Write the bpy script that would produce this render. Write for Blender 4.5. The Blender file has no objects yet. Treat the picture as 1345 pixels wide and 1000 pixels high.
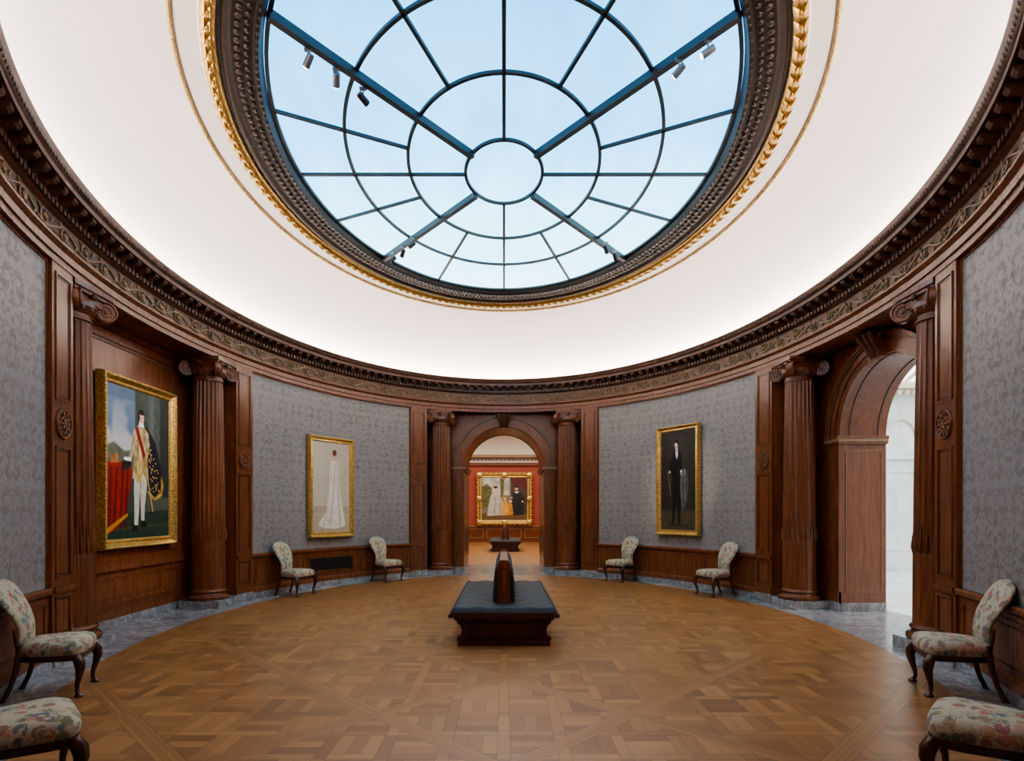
import bpy, bmesh, math, random
import numpy as np
from mathutils import Vector, Matrix
random.seed(3); np.random.seed(3)
sin,cos,pi,sqrt=math.sin,math.cos,math.pi,math.sqrt
A=6.85; B=4.96; YC=8.3
ZT=4.17
# ------------------------------------------------ materials
class NT:
    def __init__(s,name):
        s.mat=bpy.data.materials.new(name); s.mat.use_nodes=True
        s.t=s.mat.node_tree; s.b=s.t.nodes['Principled BSDF']; s.out=s.t.nodes['Material Output']
    def n(s,ty,**k):
        nd=s.t.nodes.new(ty)
        for a,v in k.items(): setattr(nd,a,v)
        return nd
    def put(s,sock,v):
        if isinstance(v,bpy.types.NodeSocket): s.t.links.new(v,sock)
        elif v is not None: sock.default_value=v
    def m(s,op,a,b=None,c=None):
        nd=s.n('ShaderNodeMath',operation=op)
        s.put(nd.inputs[0],a)
        if b is not None: s.put(nd.inputs[1],b)
        if c is not None: s.put(nd.inputs[2],c)
        return nd.outputs[0]
    def mix(s,f,a,b,bt='MIX'):
        nd=s.n('ShaderNodeMix',data_type='RGBA',blend_type=bt)
        s.put(nd.inputs[0],f); s.put(nd.inputs[6],a); s.put(nd.inputs[7],b)
        return nd.outputs[2]
    def comb(s,x,y,z):
        nd=s.n('ShaderNodeCombineXYZ')
        for i,v in enumerate((x,y,z)): s.put(nd.inputs[i],v)
        return nd.outputs[0]
    def sep(s,v):
        nd=s.n('ShaderNodeSeparateXYZ'); s.put(nd.inputs[0],v); return nd.outputs
    def coord(s,k='Object'):
        return s.n('ShaderNodeTexCoord').outputs[k]
    def noise(s,v,scale,detail=3,rough=.5,dist=0):
        nd=s.n('ShaderNodeTexNoise'); s.put(nd.inputs['Vector'],v)
        nd.inputs['Scale'].default_value=scale; nd.inputs['Detail'].default_value=detail
        nd.inputs['Roughness'].default_value=rough; nd.inputs['Distortion'].default_value=dist
        return nd.outputs['Fac']
    def ramp(s,f,stops):
        nd=s.n('ShaderNodeValToRGB'); s.put(nd.inputs[0],f)
        cr=nd.color_ramp
        while len(cr.elements)<len(stops): cr.elements.new(.5)
        for e,(p,c) in zip(cr.elements,stops):
            e.position=p; e.color=(c[0],c[1],c[2],1) if not isinstance(c,(int,float)) else (c,c,c,1)
        return nd.outputs[0]
    def scale(s,v,sc):
        nd=s.n('ShaderNodeMapping'); s.put(nd.inputs[0],v); nd.inputs['Scale'].default_value=sc; return nd.outputs[0]
    def bump(s,h,st=.3,d=.01):
        nd=s.n('ShaderNodeBump'); nd.inputs['Strength'].default_value=st; nd.inputs['Distance'].default_value=d
        s.put(nd.inputs['Height'],h); s.put(s.b.inputs['Normal'],nd.outputs[0])
    def base(s,c,rough=.5,metal=0):
        s.put(s.b.inputs['Base Color'],c if isinstance(c,bpy.types.NodeSocket) else (*c,1))
        s.put(s.b.inputs['Roughness'],rough); s.put(s.b.inputs['Metallic'],metal)
        return s.mat
def wood(name,c1,c2,rough=.33,sc=(7,7,.7)):
    n=NT(name); v=n.scale(n.coord(),sc)
    f=n.noise(v,3,5,.6,.6)
    c=n.ramp(f,[(.3,c1),(.7,c2)])
    n.bump(f,.05,.004)
    return n.base(c,rough)
def plain(name,c,rough=.5,metal=0,var=.12,sc=6):
    n=NT(name); f=n.noise(n.coord(),sc,3)
    c1=tuple(x*(1-var) for x in c); c2=tuple(min(1,x*(1+var)) for x in c)
    return n.base(n.ramp(f,[(.3,c1),(.7,c2)]),rough,metal)
def emis(name,c,st):
    n=NT(name); n.base((0.02,.02,.02),.5)
    n.b.inputs['Emission Color'].default_value=(*c,1); n.b.inputs['Emission Strength'].default_value=st
    return n.mat
WOOD=wood('mahogany_panelling',(.135,.037,.0130),(.245,.077,.028),.27)
WOODD=wood('dark_walnut',(.04,.012,.006),(.08,.025,.012),.3)
WOODC=wood('carved_cornice_wood',(.08,.030,.014),(.16,.062,.028),.38,(6,6,6))
FRZB=wood('frieze_ground_wood',(.10,.042,.018),(.185,.077,.034),.42,(6,6,6))
FRZ=wood('frieze_gilt_wood',(.22,.12,.052),(.38,.215,.10),.4,(9,9,9))
CHW=wood('chair_walnut',(.05,.015,.007),(.11,.034,.014),.25)
n=NT('gilt'); f=n.noise(n.coord(),30,4); n.bump(f,.25,.006)
GOLD=n.base(n.ramp(f,[(.3,(.40,.23,.05)),(.7,(.82,.56,.20))]),.33,.75)
n=NT('gilt_pale'); f=n.noise(n.coord(),25,4); n.bump(f,.3,.006)
GOLDL=n.base(n.ramp(f,[(.3,(.36,.23,.07)),(.7,(.8,.6,.28))]),.4,.55)
PLAS=plain('white_plaster',(.80,.75,.735),.9,0,.012,.6)
DARK=plain('dark_bronze',(.020,.013,.010),.45,.1,.3,20)
DARK2=plain('carved_bronze_wood',(.05,.030,.019),.4,.1,.3,20)
STEEL=plain('dark_mullion_steel',(.012,.012,.013),.5,.0)
LAMPG=plain('lamp_grey_metal',(.16,.16,.17),.4,.5)
BLK=plain('black_grille',(.008,.008,.008),.6)
n=NT('grey_marble'); v=n.coord(); f=n.noise(v,2.2,8,.65,1.5); g=n.noise(v,9,6,.6,2)
c=n.ramp(f,[(.3,(.14,.12,.112)),(.48,(.26,.235,.222)),(.52,(.46,.425,.405)),(.56,(.225,.2,.19)),(.8,(.31,.28,.265))])
c=n.mix(.35,c,n.ramp(g,[(.35,(.11,.093,.088)),(.65,(.43,.395,.375))]))
MARB=n.base(c,.22)
n=NT('white_marble'); v=n.coord(); f=n.noise(v,1.4,7,.6,1)
MARBW=n.base(n.ramp(f,[(.3,(.58,.59,.58)),(.6,(.80,.80,.78))]),.35)
# damask
n=NT('grey_damask_silk')
uv=n.coord('UV'); x,y,_=n.sep(uv)
def damlayer(px,py,k,seed,rr=.13):
    mx=n.m('PINGPONG',x,px)
    ang=n.m('MULTIPLY',y,2*pi/py)
    cx=n.m('MULTIPLY',n.m('COSINE',ang),k*rr); sx=n.m('MULTIPLY',n.m('SINE',ang),k*rr)
    v=n.comb(n.m('MULTIPLY_ADD',mx,k,seed),cx,sx)
    return n.noise(v,1,3.5,.6,.9)
f=damlayer(.27,1.0,9,5.1,.16)
g=damlayer(.27,1.0,20,9.7,.15)
h=n.m('ADD',n.m('MULTIPLY',f,.55),n.m('MULTIPLY',g,.45))
mask=n.ramp(h,[(.50,0),(.52,1)])
wear=n.noise(n.scale(uv,(9,1.0,1)),1.2,5,.65)
big=n.noise(uv,.8,2)
mask2=n.m('MULTIPLY',mask,n.ramp(wear,[(.38,.2),(.64,.85)]))
base=n.mix(big,(.262,.226,.206,1),(.33,.289,.265,1))
fx=n.noise(n.scale(uv,(260,12,1)),1,2)
base=n.mix(n.m('MULTIPLY',fx,.35),base,(.205,.175,.158,1))
c=n.mix(mask2,base,(.182,.134,.104,1))
seam=n.m('LESS_THAN',n.m('PINGPONG',x,.6),.005)
c=n.mix(n.m('MULTIPLY',seam,.25),c,(.08,.07,.07,1))
FAB=n.base(c,n.ramp(mask,[(0,.40),(1,.58)]))
# parquet
n=NT('versailles_oak_parquet')
P=n.coord(); x,y,_=n.sep(P)
y2=n.m('SUBTRACT',y,4.6)
a=n.m('MULTIPLY',n.m('ADD',n.m('ADD',x,y2),1),.5); b=n.m('MULTIPLY',n.m('ADD',n.m('SUBTRACT',x,y2),1),.5)
fa=n.m('FRACT',a); fb=n.m('FRACT',b); ia=n.m('FLOOR',a); ib=n.m('FLOOR',b)
ea=n.m('MINIMUM',fa,n.m('SUBTRACT',1,fa)); eb=n.m('MINIMUM',fb,n.m('SUBTRACT',1,fb))
em=n.m('MINIMUM',ea,eb); frame=n.m('LESS_THAN',em,.052)
PP=.4
gx=n.m('DIVIDE',n.m('ADD',x,.044),PP); gy=n.m('DIVIDE',n.m('ADD',y2,.044),PP)
ix=n.m('FLOOR',gx); iy=n.m('FLOOR',gy); fx=n.m('FRACT',gx); fy=n.m('FRACT',gy)
bx=n.m('LESS_THAN',fx,.22); by=n.m('LESS_THAN',fy,.22)
chk=n.m('FLOORED_MODULO',n.m('ADD',ix,iy),2)
nby=n.m('SUBTRACT',1,by); nbx=n.m('SUBTRACT',1,bx)
v1=n.m('MULTIPLY',bx,nby); v2=n.m('MULTIPLY',n.m('MULTIPLY',bx,by),chk); v3=n.m('MULTIPLY',n.m('MULTIPLY',nbx,nby),chk)
vert=n.m('ADD',n.m('ADD',v1,v2),v3)
nv=n.m('SUBTRACT',1,vert)
ff=n.m('ADD',n.m('MULTIPLY',vert,fx),n.m('MULTIPLY',nv,fy))
st=n.m('DIVIDE',n.m('SUBTRACT',ff,.22),.26)
idx=n.m('FLOOR',st); fr=n.m('FRACT',st)
wn=n.n('ShaderNodeTexWhiteNoise'); n.put(wn.inputs['Vector'],n.comb(ix,iy,n.m('ADD',idx,n.m('MULTIPLY',vert,7)))); r1=wn.outputs['Value']
sa=n.m('LESS_THAN',ea,eb)
wn2=n.n('ShaderNodeTexWhiteNoise'); n.put(wn2.inputs['Vector'],n.comb(ia,ib,n.m('ADD',sa,n.m('MULTIPLY',n.m('GREATER_THAN',em,.026),5)))); r2=n.m('MULTIPLY_ADD',wn2.outputs['Value'],.4,.38)
gv=n.noise(n.scale(P,(45,3,1)),1,4,.6,.5); gh=n.noise(n.scale(P,(3,45,1)),1,4,.6,.5)
grain=n.mix(vert,gh,gv)
r=n.mix(frame,r1,r2)
t=n.m('ADD',n.m('MULTIPLY',r,.55),n.m('MULTIPLY',grain,.45))
col=n.ramp(t,[(.12,(.195,.077,.025)),(.5,(.305,.134,.045)),(.88,(.43,.21,.075))])
le=n.m('LESS_THAN',n.m('MINIMUM',fr,n.m('SUBTRACT',1,fr)),.03)
dx=n.m('MINIMUM',n.m('MINIMUM',fx,n.m('ABSOLUTE',n.m('SUBTRACT',fx,.22))),n.m('SUBTRACT',1,fx))
dy=n.m('MINIMUM',n.m('MINIMUM',fy,n.m('ABSOLUTE',n.m('SUBTRACT',fy,.22))),n.m('SUBTRACT',1,fy))
lb=n.m('LESS_THAN',n.m('MINIMUM',dx,dy),.009)
ln=n.m('MULTIPLY',n.m('MAXIMUM',le,lb),n.m('SUBTRACT',1,frame))
lf=n.m('MAXIMUM',n.m('LESS_THAN',n.m('ABSOLUTE',n.m('SUBTRACT',em,.052)),.0025),n.m('LESS_THAN',em,.0018))
lf=n.m('MAXIMUM',lf,n.m('LESS_THAN',n.m('ABSOLUTE',n.m('SUBTRACT',em,.026)),.0014))
ln=n.m('MAXIMUM',ln,lf)
col=n.mix(n.m('MULTIPLY',ln,.42),col,(.05,.02,.008,1))
PARQ=n.base(col,n.m('MULTIPLY_ADD',grain,.15,.27))
# chair tapestry
n=NT('floral_tapestry'); P=n.coord()
vo=n.n('ShaderNodeTexVoronoi'); n.put(vo.inputs['Vector'],n.scale(P,(1,1,1))); vo.inputs['Scale'].default_value=14
f=n.noise(P,18,4,.6,1.2); g=n.noise(P,9,3,.5,2)
sp=n.sep(vo.outputs['Color'])
flow=n.ramp(sp[0],[(0,(.42,.05,.035)),(.25,(.08,.15,.20)),(.42,(.14,.17,.06)),(.6,(.52,.23,.14)),(.8,(.10,.16,.10)),(1,(.44,.08,.06))])
m_=n.m('MULTIPLY',n.m('LESS_THAN',vo.outputs['Distance'],.48),n.m('GREATER_THAN',f,.44))
c=n.mix(n.m('MULTIPLY',m_,.85),(.47,.385,.26,1),flow)
m2=n.ramp(g,[(.55,0),(.56,1),(.59,1),(.60,0)])
c=n.mix(n.m('MULTIPLY',m2,.7),c,(.16,.15,.08,1))
n.bump(f,.2,.005)
TAP=n.base(c,.85)
n=NT('black_velvet'); f=n.noise(n.coord(),8,3)
VEL=n.base(n.ramp(f,[(.3,(.010,.009,.009)),(.7,(.022,.019,.019))]),.65); n.b.inputs['Sheen Weight'].default_value=.04
n=NT('canvas_paint'); at=n.n('ShaderNodeAttribute',attribute_name='Col'); g=n.noise(n.coord(),60,3); n.bump(g,.1,.002)
CANV=n.base(at.outputs['Color'],.4)
n=NT('laylight_glass'); P=n.coord(); x,y,_=n.sep(P)
gr=n.m('DIVIDE',n.m('SUBTRACT',y,3.9),8.8)
nz=n.noise(P,.5,2); nz2=n.noise(n.scale(P,(3,.6,1)),1,2)
tt=n.m('ADD',gr,n.m('MULTIPLY',n.m('SUBTRACT',n.m('ADD',n.m('MULTIPLY',nz,.6),n.m('MULTIPLY',nz2,.4)),.5),.7))
ec=n.ramp(tt,[(0,(.05,.255,.56)),(.35,(.11,.41,.76)),(.65,(.25,.64,.90)),(1,(.44,.80,.94))])
n.base((.02,.02,.02),.6); n.put(n.b.inputs['Emission Color'],ec); n.b.inputs['Emission Strength'].default_value=1.0
GLASS=n.mat
COVE=emis('cove_led',(1,.875,.775),9.8)
LAMP=emis('lamp_face',(1,.97,.92),6)
RED=plain('red_wall_velvet',(.38,.085,.05),.8,0,.08,3)
CREAM=plain('cream_plaster',(.75,.68,.55),.8,0,.03,2)
COURT=emis('court_glass_roof',(.88,.96,1.0),.72)
GALL=emis('gallery_laylight',(1,.92,.80),.8)
# ------------------------------------------------ mapping
TT=np.linspace(-pi,pi,8001)
PX=B*np.sin(TT); PY=A*np.cos(TT)
SS=np.concatenate([[0],np.cumsum(np.hypot(np.diff(PX),np.diff(PY)))]); SS-=SS[4000]
LTOT=SS[-1]-SS[0]
def s_of(t): return float(np.interp(t,TT,SS))
def t_of(s): return float(np.interp(s,SS,TT))
def epos(t,o):
    nx,ny=sin(t)/B,cos(t)/A; l=math.hypot(nx,ny)
    return (B*sin(t)-o*nx/l, YC+A*cos(t)-o*ny/l)
def mapE(p):   # (s, o, z)
    x,y=epos(t_of(p[0]),p[1]); return (x,y,p[2])
mapFar=lambda p:(p[0],YC+A+p[1],p[2])
mapR=lambda p:(B+p[1],YC-p[0],p[2])
mapL=lambda p:(-B-p[1],YC+p[0],p[2])
class MB:
    def __init__(s): s.v=[];s.f=[];s.m=[];s.mats=[];s.uv=None
    def mi(s,mat):
        if mat not in s.mats: s.mats.append(mat)
        return s.mats.index(mat)
    def add(s,vs,fs,mat,mp=None,M=None):
        o=len(s.v)
        for p in vs:
            if M is not None: p=M@Vector(p)
            if mp: p=mp(p)
            s.v.append(tuple(p))
        k=s.mi(mat)
        for f in fs: s.f.append([i+o for i in f]); s.m.append(k)
    def box(s,x0,x1,y0,y1,z0,z1,mat,mp=None,n=1,M=None,bev=0):
        vs=[];fs=[]
        for i in range(n+1):
            x=x0+(x1-x0)*i/n
            vs+=[(x,y0,z0),(x,y1,z0),(x,y1,z1),(x,y0,z1)]
        for i in range(n):
            a=4*i;b=a+4
            for k in range(4): fs.append([a+k,a+(k+1)%4,b+(k+1)%4,b+k])
        fs.append([0,3,2,1]); fs.append([4*n,4*n+1,4*n+2,4*n+3])
        s.add(vs,fs,mat,mp,M)
    def strip(s,prof,x0,x1,mat,mp=None,n=1,closed=False,caps=False):
        k=len(prof); vs=[]
        for i in range(n+1):
            x=x0+(x1-x0)*i/n
            vs+=[(x,p[0],p[1]) for p in prof]
        fs=[[i*k+j,i*k+(j+1)%k,(i+1)*k+(j+1)%k,(i+1)*k+j] for i in range(n) for j in range(k if closed else k-1)]
        if caps: fs.append(list(range(k))); fs.append([n*k+j for j in range(k)][::-1])
        s.add(vs,fs,mat,mp)
    def frame(s,x0,x1,z0,z1,y,d,w,mat,mp=None,nx=1):
        for (a,b,c,e,q) in ((x0,x1,z0,z0+w,nx),(x0,x1,z1-w,z1,nx),(x0,x0+w,z0+w,z1-w,1),(x1-w,x1,z0+w,z1-w,1)):
            s.box(a,b,y,y+d,c,e,mat,mp,q)
    def lathe(s,prof,mat,c=(0,0,0),n=24,mp=None,M=None,rf=None):
        vs=[];fs=[]
        for r,z in prof:
            for i in range(n):
                a=2*pi*i/n
                q=r if rf is None else r*rf(a,z)
                vs.append((c[0]+q*cos(a),c[1]+q*sin(a),c[2]+z))
        for j in range(len(prof)-1):
            for i in range(n): fs.append([j*n+i,j*n+(i+1)%n,(j+1)*n+(i+1)%n,(j+1)*n+i])
        fs.append(list(range(n))[::-1]); fs.append([(len(prof)-1)*n+i for i in range(n)])
        s.add(vs,fs,mat,mp,M)
    def tube(s,pts,rad,mat,n=8,mp=None,M=None,flat=1.0):
        P=[Vector(p) for p in pts]; k=len(P); vs=[];fs=[]
        if not hasattr(rad,'__len__'): rad=[rad]*k
        up=None
        for i in range(k):
            d=(P[min(i+1,k-1)]-P[max(i-1,0)]).normalized()
            if up is None:
                up=Vector((0,0,1)) if abs(d.z)<.8 else Vector((0,1,0))
            a=d.cross(up)
            if a.length<1e-4: a=d.cross(Vector((1,0,0)))
            a.normalize(); b=a.cross(d).normalized(); up=b
            for j in range(n):
                t=2*pi*j/n; vs.append(P[i]+a*rad[i]*cos(t)+b*rad[i]*sin(t)*flat)
        for i in range(k-1):
            for j in range(n): fs.append([i*n+j,i*n+(j+1)%n,(i+1)*n+(j+1)%n,(i+1)*n+j])
        fs.append(list(range(n))[::-1]); fs.append([(k-1)*n+j for j in range(n)])
        s.add(vs,fs,mat,mp,M)
    def ell(s,c,r,mat,mp=None,M=None,n=8,m=5):
        vs=[];fs=[]
        for j in range(1,m):
            ph=pi*j/m
            for i in range(n):
                a=2*pi*i/n; vs.append((c[0]+r[0]*sin(ph)*cos(a),c[1]+r[1]*sin(ph)*sin(a),c[2]+r[2]*cos(ph)))
        for j in range(m-2):
            for i in range(n): fs.append([j*n+i,j*n+(i+1)%n,(j+1)*n+(i+1)%n,(j+1)*n+i])
        t=len(vs); vs.append((c[0],c[1],c[2]+r[2])); vs.append((c[0],c[1],c[2]-r[2]))
        for i in range(n):
            fs.append([t,i,(i+1)%n]); fs.append([t+1,(m-2)*n+(i+1)%n,(m-2)*n+i])
        s.add(vs,fs,mat,mp,M)
    def obj(s,name,parent=None,smooth=35,recalc=True,loc=None,rot=None):
        me=bpy.data.meshes.new(name); me.from_pydata(s.v,[],s.f); me.update()
        for m in s.mats: me.materials.append(m)
        me.polygons.foreach_set('material_index',s.m)
        if s.uv is not None:
            ul=me.uv_layers.new(name='UVMap')
            vi=np.zeros(len(me.loops),dtype=np.int32); me.loops.foreach_get('vertex_index',vi)
            ul.data.foreach_set('uv',np.array(s.uv,dtype=np.float32)[vi].ravel())
        if recalc:
            bm=bmesh.new(); bm.from_mesh(me); bmesh.ops.recalc_face_normals(bm,faces=bm.faces); bm.to_mesh(me); bm.free()
        if smooth:
            me.shade_smooth(); me.set_sharp_from_angle(angle=math.radians(smooth))
        o=bpy.data.objects.new(name,me); bpy.context.collection.objects.link(o)
        if parent: o.parent=parent
        if loc: o.location=loc
        if rot is not None: o.rotation_euler=(0,0,rot)
        return o
def empty(name,loc=(0,0,0),rot=0):
    o=bpy.data.objects.new(name,None); bpy.context.collection.objects.link(o); o.location=loc; o.rotation_euler=(0,0,rot); return o
tO=math.asin(1.95/B); tF=math.asin(2.32/B)
tSO=math.asin(1.95/A); tSF=math.asin(2.38/A)
# ------------------------------------------------ floor
mb=MB(); mb.box(-5.5,6.5,-3,17.4,-.12,-.004,MARB); mb.obj('floor',smooth=0)
mb=MB(); N=120; vs=[(*epos(-pi+2*pi*i/N,.42),0) for i in range(N)]; vs2=[(*epos(-pi+2*pi*i/N,.42),-.02) for i in range(N)]
mb.add(vs+vs2,[list(range(N))]+[[i,(i+1)%N,N+(i+1)%N,N+i] for i in range(N)],PARQ)
mb.box(-1.9,1.9,-2.95,1.9,-.02,.0005,PARQ)
mb.obj('floor_parquet',smooth=0)
# ------------------------------------------------ wall sections
def wallsec(t0,t1,name,vent=False,npan=3):
    root=empty(name)
    s0,s1=s_of(t0),s_of(t1); n=28
    fb=MB(); vs=[];uv=[];
    for i in range(n+1):
        s=s0+(s1-s0)*i/n
        for z in (.82,ZT): vs.append((s,0,z)); uv.append((s,z))
    fb.add(vs,[[2*i,2*i+1,2*i+3,2*i+2] for i in range(n)],FAB,mapE); fb.uv=uv
    fb.obj('damask_fabric',root)
    mb=MB()
    mb.box(s0,s1,-.12,-.01,0,ZT+.1,WOOD,mapE,n)
    mb.box(s0,s1,-.01,.05,0,.1,MARB,mapE,n)
    mb.strip([(-.01,.1),(.045,.1),(.045,.17),(.03,.2),(.02,.21),(.02,.72),(.04,.74),(.06,.76),(.065,.80),(.05,.82),(-.01,.82)],s0,s1,WOOD,mapE,n)
    L=s1-s0; g=.09; w=(L-g*(npan+1))/npan
    for k in range(npan):
        a=s0+g+k*(w+g)
        mb.frame(a,a+w,.26,.68,.02,.014,.022,WOOD,mapE,8)
        mb.box(a+.06,a+w-.06,.02,.03,.32,.62,WOOD,mapE,8)
        if vent and k==1:
            mb.box(a+.08,a+w-.08,.02,.036,.34,.6,BLK,mapE,8)
            for q in range(24):
                xx=a+.1+(w-.2)*q/23
                mb.box(xx-.004,xx+.004,.036,.042,.35,.59,WOODD,mapE)
    mb.box(s0,s1,0,.015,ZT-.03,ZT,WOOD,mapE,n)
    for a in (s0,s1-.025): mb.box(a,a+.025,0,.012,.82,ZT-.03,WOOD,mapE)
    mb.obj('wainscot',root)
    return root
wallsec(-pi/2+tSF,-tF,'wall_far_left',True)
wallsec(tF,pi/2-tSF,'wall_far_right')
wallsec(-pi+tF,-pi/2-tSF,'wall_near_left')
wallsec(pi/2+tSF,pi-tF,'wall_near_right')
def pilaster(t0,t1,idx):
    mb=MB(); s0,s1=s_of(t0),s_of(t1); n=4
    mb.box(s0,s1,-.12,.05,.12,ZT,WOOD,mapE,n)
    mb.box(s0-.0,s1,-.12,.075,0,.14,MARB,mapE,n)
    mb.box(s0,s1,.05,.07,.14,.26,WOOD,mapE,n)
    mb.box(s0,s1,.05,.085,.76,.82,WOOD,mapE,n)
    c=(s0+s1)/2; w=(s1-s0)
    m=.06
    for z0,z1 in ((.3,.72),(.9,2.28),(2.76,4.08)):
        mb.frame(s0+m,s1-m,z0,z1,.05,.014,.022,WOOD,mapE,2)
        mb.frame(s0+m+.035,s1-m-.035,z0+.035,z1-.035,.05,.006,.01,WOODD,mapE,2)
    rz=2.52
    def disc(r,y0,y1,mat,N=28):
        vs=[];
        for y in (y0,y1):
            for i in range(N): vs.append((c+r*cos(2*pi*i/N),y,rz+r*sin(2*pi*i/N)))
        mb.add(vs,[[i,(i+1)%N,N+(i+1)%N,N+i] for i in range(N)]+[[N+i for i in range(N)]],mat,mapE)
    disc(.165,.05,.062,WOOD); 
    mb.tube([(c+.15*cos(2*pi*i/28),.065,rz+.15*sin(2*pi*i/28)) for i in range(29)],.014,WOOD,6,mapE)
    mb.tube([(c+.075*cos(2*pi*i/20),.065,rz+.075*sin(2*pi*i/20)) for i in range(21)],.008,WOOD,6,mapE)
    for i in range(12):
        a=2*pi*i/12; M=Matrix.Translation((c,.065,rz))@Matrix.Rotation(-a,4,'Y')@Matrix.Translation((.11,0,0))
        mb.ell((0,0,0),(.03,.012,.018),FRZB if i%2 else WOOD,mapE,M)
    for i in range(6):
        a=2*pi*i/6; M=Matrix.Translation((c,.068,rz))@Matrix.Rotation(-a,4,'Y')@Matrix.Translation((.038,0,0))
        mb.ell((0,0,0),(.03,.014,.016),WOOD,mapE,M)
    mb.ell((c,.07,rz),(.018,.018,.018),FRZB,mapE)
    mb.obj('trim_%d'%idx)
k=1
for t0,t1 in ((-tF,-tO),(tO,tF),(pi/2-tSF,pi/2-tSO),(pi/2+tSO,pi/2+tSF),(-pi/2-tSF,-pi/2-tSO),(-pi/2+tSO,-pi/2+tSF),(pi-tF,pi-tO),(-pi+tO,-pi+tF)):
    pilaster(t0,t1,k); k+=1
# ------------------------------------------------ entablature
ent=empty('trim_entablature')
S0,S1=SS[0],SS[-1]
mb=MB()
mb.strip([(-.14,ZT),(.06,ZT),(.06,4.24),(.08,4.245),(.08,4.32),(.095,4.335),(.12,4.36),(.12,4.385),(.05,4.40)],S0,S1,WOOD,mapE,240)
mb.strip([(.05,4.63),(.085,4.645),(.10,4.66),(.10,4.72),(.12,4.73),(.125,4.80),(.29,4.805),(.29,4.86),(.305,4.87),(.335,4.92),(.345,4.96),(.32,4.97),(.3,4.93),(-.05,4.93)],S0,S1,WOODC,mapE,240)
mb.obj('cornice',ent)
mb=MB(); mb.strip([(.05,4.40),(.05,4.63)],S0,S1,FRZB,mapE,240)
NS=86; L=LTOT/NS
pts=[]
for i in range(NS*10+1):
    s=S0+LTOT*i/(NS*10); pts.append((s,.06,4.515+.06*sin(pi*(s-S0)/L)))
mb.tube(pts,.012,FRZ,5,mapE)
for i in range(NS):
    c=S0+(i+.5)*L; sg=1 if i%2 else -1
    q=[]
    for j in range(20):
        a=j/19*3.6*pi; r=.085*(1-j/21)
        q.append((c+r*cos(a+.5)*1.15,.06+.012*j/19,4.515+sg*(-.0+r*sin(a+.5))))
    mb.tube(q,[.013-.004*j/19 for j in range(20)],FRZ,5,mapE)
    mb.ell((c,.07,4.515),(.026,.02,.026),FRZ,mapE,n=6,m=4)
    for a in (0.6,2.0,3.6,5.0):
        M=Matrix.Translation((c+L*.5*cos(a)*.95,.058,4.515+.085*sin(a)))@Matrix.Rotation(-a*sg-.5,4,'Y')
        mb.ell((0,0,0),(.045,.016,.016),FRZ,mapE,M,n=6,m=4)
mb.obj('frieze_scrollwork',ent)
mb=MB(); ND=430
for i in range(ND):
    s=S0+LTOT*(i+.5)/ND; mb.box(s-.026,s+.026,.09,.14,4.662,4.715,WOODC,mapE)
NM=170
for i in range(NM):
    s=S0+LTOT*(i+.5)/NM
    mb.strip([(.11,4.725),(.15,4.722),(.19,4.745),(.235,4.748),(.265,4.775),(.265,4.81),(.11,4.81)],s-.045,s+.045,WOODC,mapE,1,True,caps=True)
for i in range(560):
    s=S0+LTOT*(i+.5)/560; mb.ell((s,.315,4.905),(.024,.018,.03),WOODC,mapE,n=5,m=4)
mb.obj('dentils_and_modillions',ent)
mb=MB(); mb.strip([(.12,4.94),(.27,4.94)],S0,S1,COVE,mapE,160); mb.obj('cove_light_strip',ent)
# ------------------------------------------------ ceiling dome + oculus
mb=MB(); N=192; J=22; vs=[];
RX0,RD0=3.78,5.19
for j in range(J+1):
    ph=pi/2*j/J; z=4.88+(6.26-4.88)*sin(ph); rx=B-(B-RX0)*(1-cos(ph)); rd=A-(A-RD0)*(1-cos(ph))
    for i in range(N):
        a=2*pi*i/N; vs.append((rx*sin(a),YC+rd*cos(a),z))
fs=[[j*N+i,j*N+(i+1)%N,(j+1)*N+(i+1)%N,(j+1)*N+i] for j in range(J) for i in range(N)]
mb.add(vs,fs,PLAS); mb.obj('ceiling',smooth=60)
def mapO(p): # (angle, k, z)
    a,k,z=p; return ((2.93+.85*k)*sin(a),YC+(4.33+.86*k)*cos(a),z)
oc=empty('trim_oculus_surround')
mb=MB()
def ring(prof,mat,n=192): mb.strip(prof,-pi,pi,mat,mapO,n)
ring([(1,6.26),(1.0,6.235),(.975,6.222),(.952,6.235),(.95,6.255)],GOLDL)
ring([(.95,6.255),(.70,6.265),(.68,6.245)],PLAS)
ring([(.68,6.245),(.64,6.215),(.56,6.215),(.52,6.25),(.51,6.28)],GOLD)
ring([(.51,6.28),(.47,6.28),(.45,6.25),(.40,6.25),(.36,6.29)],DARK2)
ring([(.36,6.29),(.12,6.33),(.10,6.30),(.05,6.30),(.0,6.36),(-.01,6.5)],DARK)
mb.obj('oculus_mouldings',oc,smooth=50)
mb=MB()
for i in range(150):
    a=2*pi*i/150
    for sg in (1,-1):
        M=Matrix.Translation((a,.60+sg*.03,6.207))
        vs=[(-.02,0,0),(0,.045,.0),(.026,sg*.05,0),(0,-.045,0),(0.002,0,-.028)]
        mb.add(vs,[[0,1,4],[1,2,4],[2,3,4],[3,0,4]],GOLD,mapO,M)
    mb.ell((a,.60,6.19),(.008,.022,.018),GOLD,mapO,n=6,m=4)
for i in range(420):
    a=2*pi*i/420; mb.ell((a,.975,6.222),(.006,.014,.012),GOLDL,mapO,n=5,m=4)
for i in range(240):
    a=2*pi*i/240; mb.ell((a,.29,6.30),(.008,.045,.022),DARK2,mapO,n=6,m=4)
    mb.ell((a+pi/240,.185,6.315),(.007,.035,.018),DARK2,mapO,n=6,m=4)
    mb.ell((a,.075,6.295),(.006,.02,.014),DARK2,mapO,n=5,m=4)
mb.obj('oculus_carving',oc)
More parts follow.
